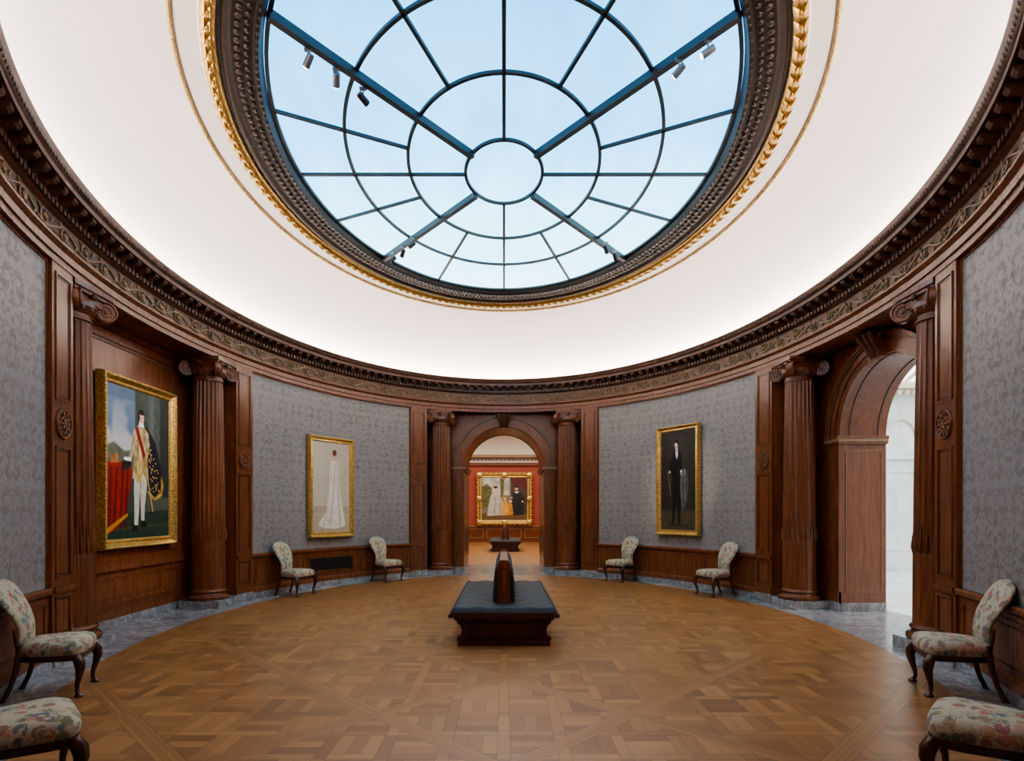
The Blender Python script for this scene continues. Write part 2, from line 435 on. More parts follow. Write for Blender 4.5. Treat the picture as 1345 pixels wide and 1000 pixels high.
# skylight
sk=empty('window_1')
mb=MB(); N=128
mb.add([(2.93*1.01*sin(2*pi*i/N),YC+4.33*1.01*cos(2*pi*i/N),6.42) for i in range(N)],[list(range(N))],GLASS); mb.obj('laylight_glass',sk,smooth=0,recalc=False)
mb=MB()
RG=[(.545,.778),(1.33,1.934),(2.12,3.02),(2.9,4.29)]
for q,(rx,rd) in enumerate(RG):
    w=.021
    def mp(p,rx=rx,rd=rd):
        a,k,z=p; nx,ny=sin(a)/rx,cos(a)/rd; l=math.hypot(nx,ny)
        return (rx*sin(a)+k*nx/l,YC+rd*cos(a)+k*ny/l,z)
    mb.strip([(-w,6.42),(-w,6.385),(w,6.385),(w,6.42)],-pi,pi,STEEL,mp,128)
def rad_(deg,r0,r1,w,h):
    a=math.radians(deg)
    p0=Vector((RG[r0][0]*cos(a),YC+RG[r0][1]*sin(a),0)); p1=Vector((RG[r1][0]*cos(a)*1.005,YC+RG[r1][1]*sin(a)*1.005,0))
    d=(p1-p0).normalized(); nn=Vector((-d.y,d.x,0))*w
    vs=[]
    for z in (6.42,6.42-h):
        for p in (p0-nn,p0+nn,p1+nn,p1-nn): vs.append((p.x,p.y,z))
    mb.add(vs,[[0,1,2,3],[4,5,6,7],[0,1,5,4],[1,2,6,5],[2,3,7,6],[3,0,4,7]],STEEL)
for d in (0,90,180,270): rad_(d,0,3,.021,.035)
for d in (39,141,219,321): rad_(d,0,3,.036,.09)
for d in (18,62,118,162,198,242,298,342): rad_(d,1,3,.020,.035)
mb.obj('mullions',sk,smooth=0)
def fixture(px,py,tgt,on=True):
    ppm=(672-py)/(6.22-1.6); D=765/ppm; X=(px-662)/ppm
    r=empty('ceiling_spotlight',(X,D,6.33))
    d=(Vector(tgt)-Vector((X,D,6.22))).normalized()
    q=d.to_track_quat('Z','Y').to_matrix().to_4x4()
    mb=MB(); mb.tube([(0,0,.04),(0,0,-.06)],.009,LAMPG,8); mb.box(-.04,.04,-.015,.015,-.01,.02,LAMPG)
    mb.obj('bracket',r)
    mb=MB(); M=Matrix.Translation((0,0,-.11))@q
    hm=LAMPG if on else DARK
    mb.lathe([(.024,-.07),(.036,-.065),(.038,.06),(.034,.068)],hm,n=18,M=M)
    mb.lathe([(.031,.068),(.031,.071)],LAMP if on else BLK,n=18,M=M)
    mb.obj('lamp_housing',r)
    return (X,D,6.22),d
def spotlight(loc,tgt,e,ang,col=(1,.91,.80),bl=.6):
    l=bpy.data.lights.new('picture_spot','SPOT'); l.energy=e; l.spot_size=math.radians(ang); l.spot_blend=bl; l.color=col; l.shadow_soft_size=.04
    o=bpy.data.objects.new('picture_spot',l); bpy.context.collection.objects.link(o); o.location=loc
    o.rotation_euler=(Vector(tgt)-Vector(loc)).to_track_quat('-Z','Y').to_euler()
TA=(-5.3,8.45,2.3); TB=(-3.75,12.55,2.15); TC=(3.75,12.55,2.25)
for px,py,tg,on,e in ((405,80,TA,1,0),(442,105,TB,1,0),(477,130,TC,0,0),(930,68,TA,1,190),(892,93,TB,1,120),(541,322,TA,0,0),(529,333,TB,0,0),(516,341,TA,0,0),(796,328,TC,0,0),(808,338,TC,0,0)):
    l,d=fixture(px,py,tg,bool(on))
    if e: spotlight(tuple(Vector(l)+d*.14),tg,e,24 if tg is TA else 15)
spotlight((-1.9,6.6,6.0),TC,200,15)
# ------------------------------------------------ bays
R=1.06; ZS=2.8
def wE(u,side): return (B*sqrt(1-(u/A)**2)-B) if side else (A*sqrt(1-(u/B)**2)-A)
def bay(mp,side,wb,name,arch=True,depth=.7):
    root=empty(name); mb=MB(); we=wE(1.95,side)
    for sg in (-1,1):
        a,b=(1.95,2.02) if sg>0 else (-2.02,-1.95)
        mb.box(a,b,we-.02,wb+.05,0,ZT+.1,WOOD,mp)
        mb.box(a-(.012 if sg>0 else 0),b+(.012 if sg<0 else 0),we,wb,0,.12,MARB,mp)
    n=24; vs=[]
    for i in range(n+1):
        u=-1.95+3.9*i/n
        vs+=[(u,wE(u,side)-.03,ZT+.005),(u,wb+.05,ZT+.005)]
    mb.add(vs,[[2*i,2*i+1,2*i+3,2*i+2] for i in range(n)],WOOD,mp)
    if arch:
        for sg in (-1,1):
            a,b=(R,1.95) if sg>0 else (-1.95,-R)
            mb.box(a,b,wb,wb+.08,0,ZT+.05,WOOD,mp)
            a,b=(R,R+.05) if sg>0 else (-R-.05,-R)
            mb.box(a,b,wb+.08,wb+depth,0,ZS,WOOD,mp)
            mb.box(min(sg*(R-.012),sg*R),max(sg*(R-.012),sg*R),wb,wb+depth,0,.13,MARB,mp)
            a,b=sorted((sg*R,sg*(R+.27)))
            mb.box(a,b,wb-.04,wb,.12,2.68,WOOD,mp); mb.box(a,b,wb-.06,wb,0,.14,MARB,mp)
            mb.box(a,b,wb-.055,wb,.14,.3,WOOD,mp)
            mb.frame(a+.05,b-.05,.4,2.6,wb-.04,-.012,.016,WOOD,mp)
            a,b=sorted((sg*(R+.36),sg*1.9))
            for z0,z1 in ((.25,.75),(.9,2.6)): mb.frame(a,b,z0,z1,wb,-.014,.025,WOOD,mp)
            a,b=sorted((sg*(R-.05),sg*(R+.32)))
            mb.box(a,b,wb-.07,wb+depth,2.68,2.72,WOOD,mp); mb.box(a-.015,b+.015,wb-.09,wb+depth,2.72,2.77,FRZ,mp); mb.box(a-.03,b+.03,wb-.11,wb+depth,2.77,2.81,WOOD,mp)
            for y0,y1,z0,z1 in ((wb+.07,wb+depth-.07,.3,.31),(wb+.07,wb+depth-.07,2.565,2.575),(wb+.07,wb+.08,.3,2.575),(wb+depth-.08,wb+depth-.07,.3,2.575)):
                a,b=sorted((sg*R,sg*(R-.01))); mb.box(a,b,y0,y1,z0,z1,FRZ,mp)
        K=36; vs=[];fs=[]
        for i in range(K+1):
            a=pi*i/K; u=R*cos(a); z=ZS+R*sin(a)
            vs+=[(u,wb,ZT+.05),(u,wb,z),(u,wb+depth,z),(u,wb+depth,ZT+.05)]
        for i in range(K):
            for q in range(3): fs.append([4*i+q,4*i+q+1,4*i+q+5,4*i+q+4])
        mb.add(vs,fs,WOOD,mp)
        def arc(r0,r1,w0,w1,mat,z0=ZS):
            vs=[];fs=[]
            for i in range(K+1):
                a=pi*i/K
                for r,w in ((r0,w0),(r0,w1),(r1,w1),(r1,w0)): vs.append((r*cos(a),w,z0+r*sin(a)))
            for i in range(K):
                for q in range(4): fs.append([4*i+q,4*i+(q+1)%4,4*i+4+(q+1)%4,4*i+4+q])
            mb.add(vs,fs,mat,mp)
        arc(R-.015,R+.09,wb-.04,wb+.02,WOOD); arc(R+.09,R+.2,wb-.06,wb,WOOD); arc(R+.2,R+.235,wb-.085,wb,FRZB); arc(R+.235,R+.285,wb-.10,wb,WOOD)
        arc(R-.012,R,wb+.12,wb+.14,FRZB); arc(R-.012,R,wb+depth-.14,wb+depth-.12,FRZB)
        vs=[(-.09,wb-.1,3.80),(.09,wb-.1,3.80),(.16,wb-.26,4.14),(-.16,wb-.26,4.14),(-.09,wb,3.80),(.09,wb,3.80),(.16,wb,4.14),(-.16,wb,4.14)]
        mb.add(vs,[[0,1,2,3],[4,5,6,7],[0,1,5,4],[1,2,6,5],[2,3,7,6],[3,0,4,7]],WOOD,mp)
        for x in (-.13,0,.13):
            mb.tube([(x*.6,wb-.11,3.8),(x*.8,wb-.2,3.95),(x,wb-.28,4.08),(x,wb-.3,4.13)],[.03,.035,.045,.04],WOODC,8,mp)
        for sg in (-1,1):
            sp=[(sg*(.17+.07*(1-j/16)*cos(j*.55)),wb-.22,4.06+.07*(1-j/16)*sin(j*.55)) for j in range(16)]
            mb.tube(sp,.016,WOODC,6,mp)
        mb.box(-1.9,1.9,wb-.02,wb,4.08,ZT,WOOD,mp)
    else:
        mb.box(-1.95,1.95,wb,wb+.1,0,ZT+.05,WOOD,mp)
        mb.box(-1.95,1.95,wb-.03,wb,0,.12,MARB,mp)
        mb.box(-1.95,1.95,wb-.03,wb,.12,.22,WOOD,mp)
        mb.box(-1.95,1.95,wb-.05,wb,.78,.86,WOOD,mp)
        mb.box(-1.95,1.95,wb-.03,wb,.86,.9,WOOD,mp)
        mb.frame(-1.35,1.35,.3,.72,wb,-.02,.04,WOOD,mp); mb.box(-1.25,1.25,wb-.012,wb,.4,.62,WOOD,mp)
        mb.frame(-1.35,1.35,1.0,4.0,wb,-.025,.05,WOOD,mp); mb.frame(-1.27,1.27,1.08,3.92,wb,-.012,.02,WOODC,mp)
        mb.box(-1.95,1.95,wb-.05,wb,4.08,ZT,WOOD,mp)
    mb.obj('panelling',root,smooth=30)
    return root
bay(mapFar,False,.22,'wall_far_archway',True,2.0)
bay(mapR,True,.46,'wall_right_archway',True,.72)
bay(mapL,True,.46,'wall_left_alcove',False)
mb=MB()
for sg in (-1,1):
    a,b=sorted((sg*1.97,sg*2.07)); mb.box(a,b,-3,2.0,0,ZT+.1,WOOD)
mb.box(-2,2,-3.1,-3,0,ZT+.1,WOOD); mb.box(-2.07,2.07,-3,1.62,ZT,ZT+.1,PLAS)
mb.obj('wall_near',smooth=0)
# ------------------------------------------------ columns
def column(x,y,rot):
    root=empty('ionic_column',(x,y,0),rot); mb=MB()
    mb.box(-.33,.33,-.33,.33,0,.12,MARB)
    mb.lathe([(.32,.12),(.335,.14),(.335,.175),(.31,.2),(.285,.205),(.275,.225),(.29,.24),(.3,.26),(.29,.285),(.27,.295),(.268,.32)],WOOD,n=40)
    nf=22; n=nf*8
    def rf(a,z):
        ph=(a*nf/(2*pi))%1
        if ph<.14 or ph>.86: return 1.0
        q=sin(pi*(ph-.14)/.72)
        if z<1.12: return 1-.03*(1-q) + .012*q if .2<ph<.8 else .975
        return 1-.085*q
    prof=[]
    for i in range(25):
        z=.32+(3.78-.32)*i/24; f=(z-.32)/3.46
        prof.append((.265-.04*f**1.6,z))
    prof.insert(6,(.262,1.115)); prof.insert(7,(.262,1.125)); prof.sort(key=lambda p:p[1])
    mb.lathe(prof,WOOD,n=n,rf=rf)
    for i in range(nf):
        a=2*pi*(i+.5)/nf
        mb.tube([(.25*cos(a),.25*sin(a),1.1),(.262*cos(a),.262*sin(a),1.18),(.256*cos(a),.256*sin(a),1.26),(.247*cos(a),.247*sin(a),1.42)],[.016,.024,.02,.004],WOOD,6)
        mb.ell((.26*cos(a),.26*sin(a),1.30),(.014,.014,.02),WOOD,n=6,m=4)
    mb.lathe([(.225,3.78),(.245,3.79),(.245,3.81),(.23,3.82),(.23,3.86),(.27,3.89),(.30,3.94),(.29,3.99),(.25,4.0)],WOOD,n=32)
    for i in range(16):
        a=2*pi*i/16; mb.ell((.275*cos(a),.275*sin(a),3.93),(.03,.03,.045),FRZB,n=6,m=4)
    mb.box(-.3,.3,-.3,.3,4.07,4.11,WOOD); mb.box(-.325,.325,-.325,.325,4.11,4.165,WOOD); mb.box(-.27,.27,-.27,.27,3.98,4.07,WOOD)
    for q in range(4):
        a=pi/4+q*pi/2
        M=Matrix.Rotation(a,4,'Z')@Matrix.Translation((.36,0,3.96))@Matrix.Rotation(pi/2,4,'X')
        mb.lathe([(.115,-.045),(.12,-.03),(.12,.03),(.115,.045)],WOOD,n=28,M=M)
        for sg in (-1,1):
            sp=[]
            for j in range(34):
                th=j/33*4.6*pi; r=.125*(1-j/36)
                sp.append((-r*cos(th+pi/2),r*sin(th+pi/2),sg*.047))
            mb.tube(sp,[.016-.008*j/33 for j in range(34)],WOOD,6,M=M)
            mb.ell((0,0,sg*.05),(.022,.022,.015),WOOD,M=M,n=8,m=4)
        c,s_=cos(a),sin(a)
        mb.tube([(.12*c,.12*s_,4.05),(.26*c,.26*s_,4.07),(.36*c,.36*s_,4.07)],[.05,.05,.035],WOOD,8)
        a2=q*pi/2
        mb.ell((.31*cos(a2),.31*sin(a2),4.06),(.04,.04,.04),WOODC,n=8,m=5)
    mb.obj('shaft_and_capital',root,smooth=40)
for x,y,r in ((-1.62,14.98,0),(1.62,14.98,0),(5.02,YC-1.6,0),(5.02,YC+1.6,0),(-5.02,YC-1.6,0),(-5.02,YC+1.6,0)): column(x,y,r)
# ------------------------------------------------ paintings
def lin(c): return np.where(c<=.04045,c/12.92,((c+.055)/1.055)**2.4)
class Cv:
    def __init__(s,w,h,c):
        s.w,s.h=w,h; s.a=np.ones((h,w,3))*np.array(c)/255.
        s.X,s.Y=np.meshgrid((np.arange(w)+.5)/w,(np.arange(h)+.5)/h)
        s.ns=s.mk(8); s.nf=s.mk(28); s.n3=s.mk(14)
    def mk(s,k):
        g=np.random.rand(k+2,k+2); yi=s.Y*k; xi=s.X*k; a=yi.astype(int); b=xi.astype(int); fy=yi-a; fx=xi-b
        fy=fy*fy*(3-2*fy); fx=fx*fx*(3-2*fx)
        return (g[a,b]*(1-fx)+g[a,b+1]*fx)*(1-fy)+(g[a+1,b]*(1-fx)+g[a+1,b+1]*fx)*fy
    def blend(s,m,c,c2=None,op=1):
        m=(m*op)[...,None]; col=np.array(c)/255.
        if c2 is not None: 
            k=s.nf[...,None]; col=col*(1-k)+np.array(c2)/255.*k
        s.a=s.a*(1-m)+col*m
    def soft(s,m,k):
        m=m.astype(float)
        for _ in range(k*2):
            p=np.pad(m,1,mode='edge'); m=(p[:-2,1:-1]+p[2:,1:-1]+p[1:-1,:-2]+p[1:-1,2:]+2*p[1:-1,1:-1])/6
        return m
    def poly(s,pts,c,c2=None,k=1,op=1):
        m=np.zeros((s.h,s.w),bool); n=len(pts)
        for i in range(n):
            x1,y1=pts[i]; x2,y2=pts[(i+1)%n]
            if y1==y2: continue
            cond=((y1>s.Y)!=(y2>s.Y))&(s.X<(x2-x1)*(s.Y-y1)/(y2-y1)+x1); m^=cond
        s.blend(s.soft(m,k),c,c2,op)
    def el(s,x,y,rx,ry,c,c2=None,k=1,op=1): s.blend(s.soft(((s.X-x)/rx)**2+((s.Y-y)/ry)**2<1,k),c,c2,op)
    def grad(s,x0,y0,x1,y1,c,op=1,k=6):
        s.blend(s.soft((s.X>x0)&(s.X<x1)&(s.Y>y0)&(s.Y<y1),k),c,None,op)
def paintA():
    c=Cv(200,300,(58,66,60))
    sky=(c.X<.47)&(c.Y<.5)
    c.blend(c.soft(sky,3),(104,124,146)); cl=np.clip((c.ns*.6+c.n3*.4-.40)*6,0,1)*c.soft(sky,3)*np.clip(c.Y*3,0.3,1)
    c.blend(cl,(204,196,186),None,.85)
    c.grad(-.1,-.1,.47,.08,(74,94,120),.6,8)
    c.poly([(0,.40),(.1,.37),(.25,.42),(.47,.40),(.47,.58),(0,.58)],(84,88,74),(116,110,92),3)
    c.grad(.42,-.1,.66,.8,(58,68,60),1,3)
    c.poly([(.44,0),(.66,0),(.62,.25),(.5,.5),(.44,.4)],(54,66,54),(80,90,72),3)
    c.poly([(.62,0),(.92,0),(.92,.82),(.62,.82)],(70,78,74),(92,98,92),2); c.grad(.66,0,.73,.8,(118,122,112),.6,4); c.grad(.84,0,.92,.8,(36,42,42),.8,4)
    c.grad(.92,-.1,1.1,.85,(44,50,50),1,1); c.poly([(.56,.72),(1,.72),(1,.83),(.56,.83)],(92,92,80),(70,72,64),1)
    c.poly([(0,.84),(1,.81),(1,1),(0,1)],(20,44,40),(46,66,48),1); c.poly([(0,.93),(1,.9),(1,.92),(0,.95)],(95,85,45),None,1,.5)
    c.poly([(0,.51),(.1,.49),(.34,.5),(.38,.55),(.33,.7),(.29,.84),(.16,.93),(.0,.97)],(136,26,18),(176,48,32),1)
    for xx in (.05,.13,.22,.29): c.poly([(xx,.53),(xx+.03,.53),(xx-.0,.93),(xx-.05,.93)],(84,10,10),None,2,.8)
    c.poly([(0,.93),(.3,.83),(.31,.85),(0,.965)],(190,140,50),None,0,.9)
    c.poly([(.06,.45),(.16,.44),(.18,.5),(.05,.51)],(120,40,30),(190,150,80),1)
    c.poly([(.46,.23),(.62,.24),(.76,.33),(.84,.48),(.9,.62),(.86,.7),(.74,.73),(.62,.68),(.5,.5)],(20,20,34),(40,38,46),1)
    for i in range(90):
        x=.60+random.random()*.25; y=.30+random.random()*.38
        if x<.6+(y-.25)*.75: c.el(x,y,.010,.006,(205,165,75),None,0,.9)
    c.poly([(.86,.55),(.905,.63),(.87,.71),(.74,.745),(.62,.69),(.63,.67),(.74,.72),(.85,.68)],(206,166,76),(150,110,40),1)
    c.poly([(.42,.52),(.60,.52),(.61,.66),(.575,.78),(.57,.89),(.515,.89),(.505,.76),(.50,.66),(.485,.78),(.465,.92),(.405,.92),(.405,.78),(.40,.64)],(214,204,184),(190,180,160),1)
    c.poly([(.5,.6),(.515,.6),(.50,.75),(.49,.75)],(130,118,100),None,1,.8)
    c.poly([(.395,.91),(.475,.915),(.455,.955),(.34,.955)],(16,14,14),None,0); c.poly([(.51,.885),(.575,.885),(.625,.925),(.51,.93)],(16,14,14),None,0)
    c.poly([(.45,.235),(.56,.235),(.64,.275),(.655,.36),(.62,.46),(.64,.60),(.56,.57),(.5,.53),(.44,.60),(.375,.60),(.40,.46),(.375,.34),(.40,.26)],(204,190,160),(150,118,66),1)
    for i in range(90):
        y=.26+random.random()*.33; c.el(.40+random.random()*.22,y,.011,.006,(176,132,50),None,0,.85)
    c.poly([(.49,.25),(.54,.25),(.53,.55),(.47,.55)],(186,140,56),(226,210,166),1)
    c.poly([(.42,.25),(.46,.24),(.585,.43),(.55,.46)],(150,34,30),None,1)
    c.poly([(.395,.27),(.43,.27),(.41,.40),(.35,.49),(.30,.52),(.29,.49),(.35,.41)],(204,190,162),(160,124,66),1)
    c.el(.295,.51,.022,.013,(214,168,136),None,1)
    c.poly([(.22,.49),(.3,.455),(.37,.50),(.30,.55),(.21,.53)],(26,24,24),(60,56,50),1); c.el(.30,.47,.06,.014,(238,234,224),None,1)
    c.poly([(.45,.56),(.53,.55),(.51,.62),(.44,.62)],(200,160,80),None,1); c.poly([(.60,.55),(.615,.55),(.72,.82),(.705,.825)],(196,156,76),None,0)
    c.poly([(.49,.20),(.55,.20),(.565,.24),(.47,.24)],(238,232,222),None,0)
    c.el(.515,.150,.056,.034,(30,21,16),None,0); c.el(.472,.178,.014,.028,(30,21,16),None,0)
    c.el(.522,.176,.042,.036,(232,182,148),None,0); c.el(.52,.143,.046,.014,(30,21,16),None,0); c.el(.485,.175,.010,.024,(40,26,18),None,0)
    c.el(.510,.172,.007,.0035,(40,25,20),None,0);c.el(.540,.172,.007,.0035,(40,25,20),None,0); c.el(.528,.195,.011,.003,(160,70,60),None,0); c.el(.528,.183,.004,.006,(190,130,100),None,0)
    return c
def paintB():
    c=Cv(160,280,(196,178,156))
    c.blend(c.ns,(208,188,166),(186,168,148),.7); c.grad(-.1,-.1,.3,.75,(206,190,168),.6,10)
    c.grad(-.1,.71,1.1,.79,(176,158,134),1,2); c.grad(-.1,.8,1.1,1.1,(190,170,142),1,3)
    for i in range(10): c.poly([(0,.8+.02*i),(1,.8+.02*i),(1,.804+.02*i),(0,.804+.02*i)],(150,130,108),None,0,.5)
    for i in range(14): c.poly([(.07*i,.8),(.07*i+.01,.8),(.09*i-.1+.012,1),(.09*i-.1,1)],(150,130,108),None,0,.4)
    for i in range(60):
        c.el(.02+.30*((i*.37)%1),.33+.45*((i*.61)%1),.014,.006,(236,208,190) if i%2 else (150,150,110),None,1,.6)
    for i in range(20): c.el(.9+.1*((i*.37)%1),.33+.45*((i*.61)%1),.014,.006,(236,208,190) if i%2 else (150,150,110),None,1,.6)
    c.poly([(.50,.19),(.62,.19),(.69,.27),(.71,.42),(.75,.6),(.84,.8),(.9,.93),(.62,.965),(.34,.955),(.16,.93),(.18,.88),(.34,.78),(.42,.6),(.45,.45),(.44,.3)],(226,210,190),(240,230,214),2)
    c.poly([(.57,.23),(.60,.23),(.57,.6),(.46,.93),(.42,.93),(.53,.6)],(184,160,138),None,2,.7); c.poly([(.65,.3),(.67,.3),(.71,.6),(.76,.93),(.72,.93),(.66,.6)],(184,162,142),None,2,.7)
    c.poly([(.40,.7),(.43,.7),(.30,.92),(.26,.92)],(190,170,148),None,2,.7)
    c.poly([(.60,.24),(.68,.28),(.70,.40),(.60,.46),(.55,.44),(.63,.37)],(236,216,198),(208,184,166),1)
    c.poly([(.46,.26),(.50,.25),(.50,.4),(.56,.44),(.54,.46),(.45,.41)],(232,210,192),(204,180,160),1)
    c.el(.57,.45,.03,.012,(214,166,140),None,1)
    c.poly([(.535,.14),(.595,.14),(.60,.205),(.52,.205)],(212,168,142),None,1); c.el(.545,.13,.044,.034,(212,166,140),None,1); c.el(.58,.112,.055,.034,(92,48,28),(120,66,40),1)
    for i in range(24): c.el(.25+.58*random.random(),.72+.2*random.random(),.014,.007,(206,156,136),None,1,.7)
    c.a*=.93
    return c
def paintC():
    c=Cv(160,280,(40,35,29)); c.grad(-.1,.80,1.1,1.1,(78,64,48),1,10); c.blend(c.ns,(58,51,42),None,.35)
    c.grad(.3,.05,.75,.5,(58,51,42),.6,12)
    c.poly([(.36,.22),(.42,.19),(.52,.19),(.62,.24),(.64,.4),(.60,.52),(.585,.72),(.575,.92),(.505,.92),(.495,.72),(.47,.62),(.44,.74),(.405,.93),(.33,.93),(.36,.72),(.35,.52),(.33,.38)],(9,9,10),None,1)
    c.poly([(.57,.40),(.70,.38),(.78,.44),(.80,.58),(.77,.70),(.70,.80),(.62,.80),(.57,.62)],(112,108,104),(62,59,57),2)
    c.el(.66,.43,.09,.04,(140,136,130),(86,82,78),2); c.poly([(.64,.46),(.67,.46),(.68,.78),(.65,.78)],(52,50,48),None,2,.8)
    c.poly([(.435,.18),(.505,.18),(.505,.25),(.47,.29),(.44,.24)],(226,220,208),None,1); c.poly([(.455,.19),(.485,.19),(.48,.215),(.46,.215)],(20,18,18),None,0)
    c.el(.475,.125,.058,.034,(16,12,10),None,0); c.el(.462,.142,.048,.037,(224,182,154),None,0); c.el(.475,.108,.054,.018,(16,12,10),None,0); c.el(.508,.13,.014,.028,(16,12,10),None,0); c.el(.455,.160,.022,.005,(26,18,14),None,0)
    c.el(.445,.137,.007,.003,(30,20,18),None,0); c.el(.475,.137,.007,.003,(30,20,18),None,0)
    c.poly([(.20,.40),(.215,.40),(.30,.66),(.29,.66)],(150,118,78),None,0); c.poly([(.26,.38),(.34,.25),(.40,.32),(.31,.42)],(9,9,10),None,1); c.el(.265,.41,.028,.014,(206,168,142),None,1)
    c.el(.60,.41,.026,.012,(214,206,196),None,1); c.el(.355,.94,.05,.010,(4,4,4),None,1); c.el(.555,.93,.05,.010,(4,4,4),None,1)
    c.grad(.2,.945,.8,.965,(20,16,12),.6,3)
    return c
def paintD():
    c=Cv(200,190,(120,122,96)); c.blend(c.ns,(150,150,130),None,.5); c.blend(c.n3,(90,86,54),None,.4)
    c.grad(-.1,-.1,.62,.42,(168,172,160),.85,10); c.blend(np.clip((c.ns-.45)*5,0,1)*(c.Y<.4)*(c.X<.6),(214,206,184),None,.7)
    c.poly([(0,.22),(.12,.14),(.22,.24),(.25,.6),(0,.75)],(66,76,44),(128,112,58),3)
    c.poly([(.40,.0),(.5,.05),(.48,.4),(.42,.45)],(92,84,50),(120,108,66),3)
    c.grad(.64,-.1,1.1,.9,(74,52,34),.9,6); c.poly([(.62,0),(1,0),(1,.3),(.84,.16),(.7,.22)],(116,38,26),(74,26,20),2)
    c.grad(-.1,.84,1.1,1.1,(112,84,50),1,4)
    c.poly([(.23,.35),(.29,.32),(.36,.34),(.44,.50),(.50,.70),(.50,.88),(.12,.90),(.15,.66),(.18,.48)],(214,202,184),(170,164,152),2)
    c.poly([(.3,.42),(.32,.42),(.3,.86),(.26,.86)],(150,140,128),None,2,.7); c.poly([(.38,.5),(.4,.5),(.44,.86),(.4,.86)],(150,140,128),None,2,.7)
    c.el(.305,.265,.040,.052,(224,184,152),None,1); c.el(.305,.222,.05,.03,(84,54,32),None,1); c.el(.38,.56,.03,.02,(222,182,150),None,1)
    c.poly([(.47,.53),(.55,.53),(.61,.72),(.62,.87),(.45,.89)],(222,134,40),(238,184,90),2); c.el(.51,.48,.034,.044,(228,188,156),None,1); c.el(.51,.45,.038,.024,(170,120,60),None,1)
    c.poly([(.60,.60),(.67,.60),(.71,.87),(.58,.89)],(222,168,70),(190,112,40),2); c.el(.635,.555,.03,.038,(228,188,156),None,1)
    c.poly([(.69,.33),(.76,.31),(.86,.34),(.94,.50),(.93,.87),(.70,.89),(.67,.60)],(26,22,22),(46,40,38),2); c.el(.765,.255,.038,.052,(212,166,134),None,1); c.el(.765,.212,.046,.028,(44,30,20),None,1)
    c.poly([(.70,.325),(.84,.325),(.77,.375)],(232,226,214),None,1); c.el(.655,.47,.028,.02,(212,170,140),None,1); c.el(.9,.56,.026,.024,(212,170,140),None,1)
    return c
def painting(cv,w,h,fw,loc,rot,name,ornate=False,depth=.09,tilt=0):
    root=empty(name,loc,rot); root.rotation_euler=(tilt,0,rot)
    iw,ih=w-2*fw,h-2*fw
    W,H=cv.w,cv.h
    vs=[(-iw/2+iw*i/(W-1),-depth*.45,ih/2-ih*j/(H-1)) for j in range(H) for i in range(W)]
    me=bpy.data.meshes.new('canvas'); me.from_pydata(vs,[],[[j*W+i,(j+1)*W+i,(j+1)*W+i+1,j*W+i+1] for j in range(H-1) for i in range(W-1)])
    at=me.color_attributes.new('Col','FLOAT_COLOR','POINT')
    col=np.ones((H*W,4),np.float32); col[:,:3]=lin(np.clip(cv.a,0,1)).reshape(-1,3)
    at.data.foreach_set('color',col.ravel()); me.materials.append(CANV); me.update()
    o=bpy.data.objects.new('canvas',me); bpy.context.collection.objects.link(o); o.parent=root
    mb=MB()
    prof=[(0,0),(0,-depth*.7),(.12,-depth),(.3,-depth),(.42,-depth*.75),(.6,-depth*.55),(.8,-depth*.65),(.9,-depth*.6),(1,-depth*.42),(1,-depth*.3)]
    vs=[]
    for k,y in prof:
        a,b=w/2-k*fw,h/2-k*fw; vs+=[(-a,y,-b),(a,y,-b),(a,y,b),(-a,y,b)]
    fs=[[4*i+q,4*i+(q+1)%4,4*i+4+(q+1)%4,4*i+4+q] for i in range(len(prof)-1) for q in range(4)]; fs.append([0,1,2,3])
    mb.add(vs,fs,GOLD)
    st=.05 if not ornate else .12
    for L,ax in ((w-fw*.4,0),(h-fw*.4,1)):
        n=int(L/st)
        for i in range(n):
            p=-L/2+L*(i+.5)/n
            for sg in (-1,1):
                e=(h if ax==0 else w)/2-fw*.2
                c=(p,-depth,sg*e) if ax==0 else (sg*e,-depth,p)
                r=st*.38
                mb.ell(c,(r,.012,fw*.1) if ax==0 else (fw*.1,.012,r),GOLD,n=6,m=4)
                if ornate:
                    e2=e+fw*.25*(1 if i%2 else .4); c=(p,-depth*.8,sg*e2) if ax==0 else (sg*e2,-depth*.8,p)
                    mb.ell(c,(.06,.05,.06),GOLD,n=8,m=5)
    if ornate:
        for sx in (-1,0,1):
            for sz in (-1,0,1):
                if sx or sz: mb.ell((sx*(w/2-fw*.4),-depth,sz*(h/2-fw*.4)),(.16,.06,.16),GOLD,n=10,m=6)
    mb.obj('gilt_frame',root,smooth=30)
def prot(dx,dy): return math.atan2(dx,-dy)
painting(paintA(),1.72,2.4,.14,(-5.375,8.52,2.28),prot(1,0),'framed_officer_portrait',depth=.12)
def onwall(t,z,cv,w,h,fw,name,off):
    x,y=epos(t,off); nx,ny=-sin(t)/B,-cos(t)/A; l=math.hypot(nx,ny)
    painting(cv,w,h,fw,(x,y,z),prot(nx/l,ny/l),name)
onwall(-.879,2.12,paintB(),1.26,2.17,.12,'framed_lady_portrait',.06)
onwall(.885,2.27,paintC(),1.2,2.38,.12,'framed_gentleman_portrait',.06)
painting(paintD(),2.8,2.65,.22,(0.02,30.45,2.25),0,'framed_family_group_painting',True,.12)
